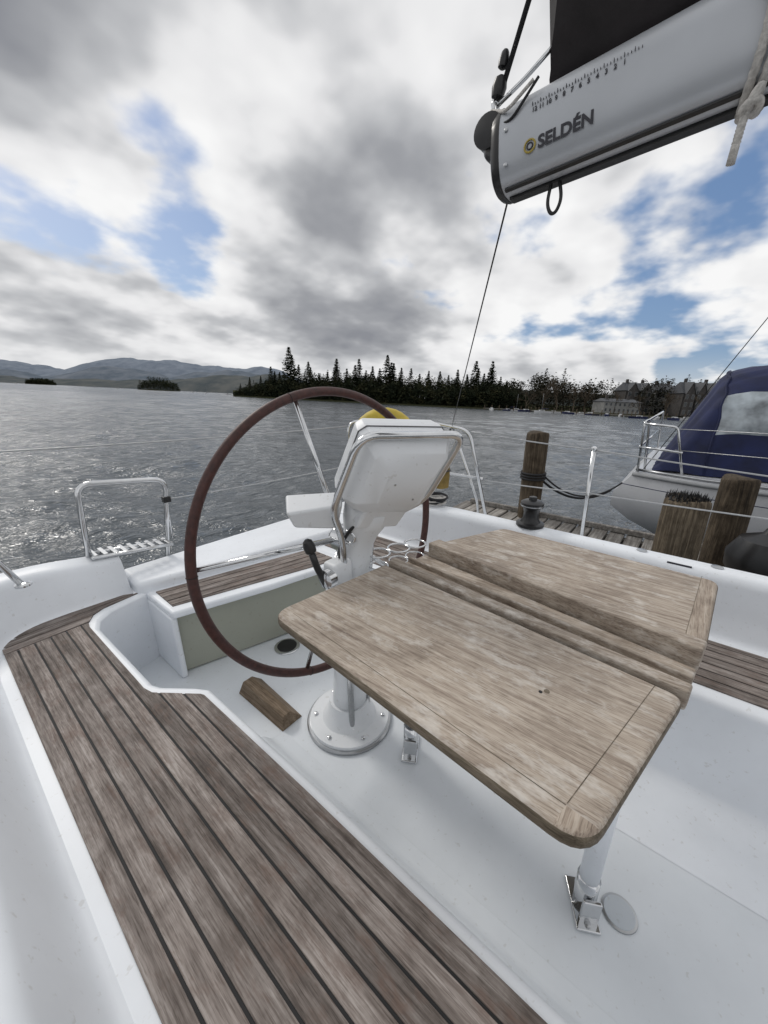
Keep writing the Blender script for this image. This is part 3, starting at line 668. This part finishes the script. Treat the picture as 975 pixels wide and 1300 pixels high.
tops=[(306,14),(318,22),(332,24),(345,36),(356,30),(368,60),(380,40),(392,44),(405,31),(416,33),(427,49),(440,38),(455,50),(464,37),(472,42),(481,40),(490,56),(498,47),(508,42),(520,42),(531,36),(542,40),(556,40),(567,36),(578,43),(590,38),(600,54),(611,40),(620,55),(632,37),(640,32)]
for u,h in tops:
    D=shoreD(u)+12; tall=u in (368,427,455,490,600,620,392,345)
    for r_ in range(2 if tall else 1):
        E1.append(conifer(px(u+rng.uniform(-2,2)*r_*3,D),D,WZ+1,h*D/507*(1 if r_==0 else .85),.15 if not tall else .18,1000))
for i in range(340):
    u=rng.uniform(302,650); D=shoreD(u)+rng.uniform(4,60); env=float(np.interp(u,[300,320,345,420,560,640,650],[10,18,27,34,36,34,30]))
    h=env*rng.uniform(.6,1.08)*D/507
    E1.append(conifer(px(u,D),D,WZ+.6,h,.24,260) if rng.random()<.3 else broad(px(u,D),D,WZ+.6,h,260))
n=26000; u=rng.uniform(297,670,n); D=np.interp(u,[p[0] for p in fr],[p[1] for p in fr])+rng.uniform(1,30,n); h=np.interp(u,[297,315,345,480,640,670],[3,13,23,29,27,18])*(.8+.2*np.sin(u*.31)*np.sin(u*.12+1))*D/507*rng.random(n)**.9
E1.append(tris(np.stack([(u-494.5)/507*D,D,WZ+.4+h],1),.85,.8))
meshtris('distant_trees',E1,DK)
E2=[]
for i in range(260):
    u=rng.uniform(636,1150); D=shoreD(u)+rng.uniform(6,90); env=float(np.interp(u,[636,680,700,720,760,820,900,1000],[40,44,46,44,38,44,44,50]))
    E2.append(broad(px(u,D),D,WZ+2,env*rng.uniform(.5,1.05)*D/507,260) if rng.random()<.75 else conifer(px(u,D),D,WZ+2,env*rng.uniform(.6,1.1)*D/507,.2,260))
n=18000; u=rng.uniform(640,1150,n); D=np.interp(u,[p[0] for p in fr],[p[1] for p in fr])+rng.uniform(8,50,n)
E2.append(tris(np.stack([(u-494.5)/507*D,D,WZ+.4+19*D/507*rng.random(n)],1),.7,.8))
meshtris('distant_trees',E2,leafmat('mixed_winter_foliage',(.013,.014,.010),(.026,.026,.018),(.062,.052,.036)))
def bare(name,u,D,H):
    V=[];F=[]
    def br(p,d,l,r,lev):
        q=p+d*l; v,f=sweep([p,(p+q)/2+Vector(rng.normal(0,l*.04,3)),q],r,4,rads=[r,r*.8,r*.55]); o=len(V); V.extend(v); F.extend([tuple(o+i for i in t) for t in f])
        if lev<5:
            for _ in range(3 if lev<4 else 4):
                nd=(d+Vector(rng.normal(0,.42,3))+Vector((0,0,.12))).normalized(); br(q if _ else p.lerp(q,.7),nd,l*rng.uniform(.6,.82),r*.6,lev+1)
    br(Vector((px(u,D),D,WZ)),Vector((0,0,1)),H*.28,H*.022,0)
    return far(mk(name,V,F,BRN))
for u,D,H in ((706,172,17),(742,172,13),(845,156,13),(668,176,11),(812,156,10),(728,170,15),(780,160,11),(888,152,13),(690,174,13)): bare('bare_tree',u,D,H)
for (u0,u1,D,hh) in ((34,70,1500,8),(176,228,900,17)):
    w=(u1-u0)/2/507*D; x0=px((u0+u1)/2,D); n=6500
    a=rng.random(n)*6.28; q=np.sqrt(rng.random(n)); X=x0+w*q*np.cos(a); Y=D+w*.5*q*np.sin(a); hz=hh*D/507*np.maximum(0,1-((X-x0)/w)**2)**.5*(.75+.25*np.sin(X*.4)*np.sin(X*.13+1))*rng.random(n)**.6
    meshtris('distant_trees',[tris(np.stack([X,Y,WZ+hz],1),D/900*1.6,.8)],DK)
    V=[];F=[];k=32
    for j,(s,z) in enumerate(((1.08,-.5),(1.0,.6),(.5,2.))):
        for i in range(k): V.append((x0+w*s*math.cos(6.283*i/k),D+w*.5*s*math.sin(6.283*i/k),WZ+z))
    for j in range(2):
        for i in range(k): F.append((j*k+i,j*k+(i+1)%k,(j+1)*k+(i+1)%k,(j+1)*k+i))
    F.append(tuple(range(2*k,3*k))); far(mk('islet_ground',V,F,GR))
STONE=simple('slate_stone_wall',(.060,.055,.052),.9,0,.35,1.2); PALE=simple('pale_render_wall',(.22,.22,.21),.8,0,.2,1); ROOF=simple('slate_roof',(.050,.054,.062),.6,0,.3,2); GLS=simple('window_glass',(.03,.035,.04),.1); FRM=simple('painted_timber_frame',(.30,.30,.29),.5)
def house(name,u0,u1,D,hw,hr,wall,gables=1,rows=3,cols=4,dep=9):
    x0,x1=px(u0,D),px(u1,D); hw*=D/507; hr*=D/507; z0=WZ+1.0; o=[]
    o.append(hexa('walls',[(x0,D,z0),(x1,D,z0),(x1,D+dep,z0),(x0,D+dep,z0),(x0,D,z0+hw),(x1,D,z0+hw),(x1,D+dep,z0+hw),(x0,D+dep,z0+hw)],wall,0))
    zr=z0+hw; e=.4
    o.append(mk('roof',[(x0-e,D-e,zr),(x1+e,D-e,zr),(x1+e,D+dep+e,zr),(x0-e,D+dep+e,zr),(x0+.5,D+dep/2,zr+hr),(x1-.5,D+dep/2,zr+hr)],[(0,1,5,4),(2,3,4,5),(1,2,5),(3,0,4),(3,2,1,0)],ROOF))
    gw=(x1-x0)/gables
    if gables>1:
        for g_ in range(gables):
            a=x0+gw*g_+gw*.1; c=a+gw*.8; mth=(a+c)/2; hh=hr*.95
            o.append(mk('gable_%d'%g_,[(a,D-.8,z0),(c,D-.8,z0),(c,D-.8,zr),(mth,D-.8,zr+hh),(a,D-.8,zr),(a,D+.1,z0),(c,D+.1,z0),(c,D+.1,zr),(a,D+.1,zr)],[(0,1,2,3,4),(1,6,7,2),(5,0,4,8)],wall))
            o.append(mk('gable_roof_%d'%g_,[(a-.3,D-1.1,zr-.3),(mth,D-1.1,zr+hh+.15),(c+.3,D-1.1,zr-.3),(a-.3,D+dep*.5,zr-.3),(mth,D+dep*.5,zr+hh+.15),(c+.3,D+dep*.5,zr-.3)],[(0,1,4,3),(1,2,5,4)],ROOF))
            o.append(mk('barge_board_%d'%g_,[(a-.3,D-1.13,zr-.45),(mth,D-1.13,zr+hh),(c+.3,D-1.13,zr-.45),(c+.3,D-1.13,zr-.30),(mth,D-1.13,zr+hh+.15),(a-.3,D-1.13,zr-.30)],[(0,1,4,5),(1,2,3,4)],FRM))
    yf=D-(.83 if gables>1 else .03)
    for r_ in range(rows):
        for c_ in range(cols):
            X=x0+(c_+.5)*(x1-x0)/cols; Zc=z0+(r_+.55)*hw/rows; ww=(x1-x0)/cols*.22; wh=hw/rows*.26
            o.append(mk('window_frame_%d_%d'%(r_,c_),[(X-ww-.07,yf,Zc-wh-.07),(X+ww+.07,yf,Zc-wh-.07),(X+ww+.07,yf,Zc+wh+.07),(X-ww-.07,yf,Zc+wh+.07)],[(0,1,2,3)],FRM))
            o.append(mk('window_%d_%d'%(r_,c_),[(X-ww,yf-.03,Zc-wh),(X+ww,yf-.03,Zc-wh),(X+ww,yf-.03,Zc+wh),(X-ww,yf-.03,Zc+wh)],[(0,1,2,3)],GLS))
    for s in (.2,.8): o.append(box('chimney',x0+(x1-x0)*s,D+dep/2,zr+hr+.3,.9,.9,2.2,STONE,0))
    g_=grp(name,o); g_.rotation_euler=(0,0,HEAD); return g_
house('stone_house',862,905,166,28,14,STONE,3,3,6)
house('stone_house',790,822,180,28,10,STONE,2,3,4)
house('slate_roof_house',828,854,184,28,10,PALE,1,3,4)
house('boathouse',766,812,160,14,4,PALE,1,2,8)
house('stone_house',922,985,170,30,15,STONE,2,3,6)
HW=simple('boat_white_hull',(.62,.63,.64),.4,0,.05,2); MT=simple('mast_alloy',(.22,.23,.24),.4,.5)
def smallboat(x,y,L,ang,mast,hm):
    V=[];F=[];n=9
    for i in range(n):
        t=i/(n-1); w=L*.15*math.sin(math.pi*(.18+.82*t))**.6*(1 if t<.98 else .05)
        for wx,z in ((-1,.9+.25*t),(-.75,0),(0,-.3),(.75,0),(1,.9+.25*t)): V.append((wx*w,(t-.5)*L,z*L*.11))
    for i in range(n-1):
        for k in range(4): F.append((i*5+k,i*5+k+1,i*5+5+k+1,i*5+5+k))
        F.append((i*5,i*5+5,i*5+9,i*5+4))
    F.append((0,1,2,3,4))
    h=mk('hull',V,F,hm,smooth=False)
    o=[h,prism('cabin',[(-L*.08,-L*.1),(L*.08,-L*.1),(L*.06,L*.22),(-L*.06,L*.22)],L*.08,L*.17,HW,.05)]
    o.append(box('cabin_window',0,L*.05,L*.135,L*.165,L*.2,L*.03,GLS,0))
    if mast: o.append(tube('mast',[(0,L*.08,L*.1),(0,L*.08,L*1.15)],.045,MT,0,6)); o.append(tube('boom_spar',[(0,L*.08,L*.25),(0,-L*.35,L*.25)],.09,CANV,0,6))
    e=grp('moored_boat',o)
    e.matrix_world=Matrix.Rotation(HEAD,4,'Z')@Matrix.Translation((x,y,WZ))@Matrix.Rotation(ang,4,'Z')
for u,D,L,ms in ((625,150,6,0),(645,160,5,0),(668,158,6,0),(690,150,6,1),(705,165,5,0),(722,150,6,0),(738,155,5,0),(752,146,6,0),(772,140,6,0),(790,138,6,0),(812,120,5,0),(835,118,6,0),(858,115,6,0),(872,135,6,0),(290,420,8,0),(262,520,8,1),(244,600,9,0),(20,900,9,0),(150,700,8,0),(655,170,6,1),(120,1100,10,0)):
    smallboat(px(u,D),D,L,rng.uniform(0,6.28),ms,HW if rng.random()<.75 else CANV)
DJ=[]
for u,D in ((640,165),(700,158),(760,143),(820,136)):
    DJ.append(box('deck',px(u,D)+4,D,WZ+.6,24,1.6,.25,DOCKW,0))
    for i in range(9): DJ.append(tube('pile',[(px(u,D)-8+i*3,D-.8,WZ-1),(px(u,D)-8+i*3,D-.8,WZ+2.0)],.15,PILE,0,6))
g_=grp('jetty',DJ); g_.rotation_euler=(0,0,HEAD)
# ------------------------------------------------------------------ world: Nishita sky with broken cloud deck
def ddir(az,el):
    az,el=math.radians(az),math.radians(el); F_=Vector((.7768,.6298,0));R_=Vector((.6298,-.7768,0))
    return (F_*math.cos(az)+R_*math.sin(az))*math.cos(el)+Vector((0,0,math.sin(el)))
SUN=ddir(-50,40)
w=bpy.data.worlds.new('World'); S.world=w; w.use_nodes=True; nt=w.node_tree; bg=nt.nodes['Background']
sky=N(nt,'ShaderNodeTexSky',sky_type='NISHITA'); sky.sun_disc=False; sky.sun_elevation=math.radians(40); sky.sun_rotation=math.atan2(SUN.x,SUN.y)
tc=N(nt,'ShaderNodeTexCoord'); nv=N(nt,'ShaderNodeVectorMath',operation='NORMALIZE'); nt.links.new(tc.outputs['Generated'],nv.inputs[0])
sx=N(nt,'ShaderNodeSeparateXYZ'); nt.links.new(nv.outputs[0],sx.inputs[0])
def mth(op,a,b_=None,c=None,clamp=False):
    n=N(nt,'ShaderNodeMath',operation=op); n.use_clamp=clamp
    for i,v in enumerate((a,b_,c)):
        if v is None: continue
        if hasattr(v,'is_output'): nt.links.new(v,n.inputs[i])
        else: n.inputs[i].default_value=v
    return n.outputs[0]
zc=mth('ADD',mth('MAXIMUM',sx.outputs[2],0.0),.30)
cb=N(nt,'ShaderNodeCombineXYZ'); nt.links.new(mth('DIVIDE',sx.outputs[0],zc),cb.inputs[0]); nt.links.new(mth('DIVIDE',sx.outputs[1],zc),cb.inputs[1]); cb.inputs[2].default_value=3.3
n1=noise(nt,cb.outputs[0],1.35,6,.50,0)
n2=noise(nt,cb.outputs[0],4.2,3,.55,0)
of=N(nt,'ShaderNodeVectorMath',operation='ADD'); nt.links.new(cb.outputs[0],of.inputs[0]); s2=Vector((SUN.x,SUN.y,0)).normalized()*.09; of.inputs[1].default_value=(s2.x,s2.y,.0)
n1b=noise(nt,of.outputs[0],1.35,4,.50,0)
def blobsum(lst):
    tot=None
    for az,el,rad,amp in lst:
        c=ddir(az,el); dt=N(nt,'ShaderNodeVectorMath',operation='DOT_PRODUCT'); nt.links.new(nv.outputs[0],dt.inputs[0]); dt.inputs[1].default_value=c
        mr=N(nt,'ShaderNodeMapRange',interpolation_type='SMOOTHSTEP'); nt.links.new(dt.outputs['Value'],mr.inputs[0]); mr.inputs[1].default_value=math.cos(math.radians(rad)); mr.inputs[2].default_value=1; mr.inputs[3].default_value=0; mr.inputs[4].default_value=amp
        tot=mr.outputs[0] if tot is None else mth('ADD',tot,mr.outputs[0])
    return tot
n1c=mth('SUBTRACT',n1.outputs[0],.5); n2c=mth('SUBTRACT',n2.outputs[0],.5)
gap=blobsum([(-34,20,16,-.28),(-22,17,10,-.22),(-29,33,13,-.26),(33,12,13,-.20),(34,24,12,-.13),(-50,40,24,.5),(6,14,14,.12)])
cv=mth('ADD',mth('ADD',mth('MULTIPLY_ADD',n1c,1.8,.675),mth('MULTIPLY',n2c,.55)),gap)
cov=N(nt,'ShaderNodeMapRange',interpolation_type='SMOOTHSTEP'); nt.links.new(cv,cov.inputs[0]); cov.inputs[1].default_value=.25; cov.inputs[2].default_value=.44
tone=blobsum([(-2,17,18,.24),(14,24,16,.14),(-44,32,16,.24),(-36,11,12,.04),(2,46,22,-.20),(-16,27,12,-.14),(34,6,16,-.16),(-30,24,12,-.16),(-28,12,12,-.10)])
dn=mth('ADD',mth('MULTIPLY_ADD',n1c,1.55,.46),mth('MULTIPLY',n2c,.42))
dn=mth('ADD',dn,mth('MULTIPLY',mth('SUBTRACT',n1b.outputs[0],n1.outputs[0]),2.6))
dn=mth('ADD',dn,tone)
cr=ramp(nt,dn,[(.20,(1.0,1.0,1.0)),(.42,(.86,.86,.87)),(.60,(.57,.58,.60)),(.80,(.37,.38,.405)),(1.0,(.28,.29,.32))])
sc=N(nt,'ShaderNodeVectorMath',operation='SCALE'); nt.links.new(cr.outputs[0],sc.inputs[0]); sc.inputs['Scale'].default_value=9.4
hz=N(nt,'ShaderNodeMapRange',interpolation_type='SMOOTHSTEP'); nt.links.new(sx.outputs[2],hz.inputs[0]); hz.inputs[1].default_value=.13; hz.inputs[2].default_value=.0; hz.inputs[3].default_value=0; hz.inputs[4].default_value=.55
cl=mix(nt,sc.outputs[0],(7.3,7.4,7.5),hz.outputs[0])
skc=mix(nt,sky.outputs[0],(1.6,2.9,5.6),.45)
fin=mix(nt,skc,cl,mth('MAXIMUM',cov.outputs[0],hz.outputs[0]))
nt.links.new(fin,bg.inputs[0]); bg.inputs[1].default_value=.1
sl=bpy.data.lights.new('sun','SUN'); sl.energy=1.15; sl.angle=math.radians(14); sl.color=(1,.96,.9); so=bpy.data.objects.new('sun',sl); COL.objects.link(so)
so.rotation_euler=SUN.to_track_quat('Z','Y').to_euler()
# ------------------------------------------------------------------ camera
cd=bpy.data.cameras.new('camera'); cd.sensor_fit='HORIZONTAL'; cd.sensor_width=36; cd.lens=36*487/975; cd.clip_start=.02; cd.clip_end=30000
co=bpy.data.objects.new('camera',cd); COL.objects.link(co); co.matrix_world=ML; S.camera=co
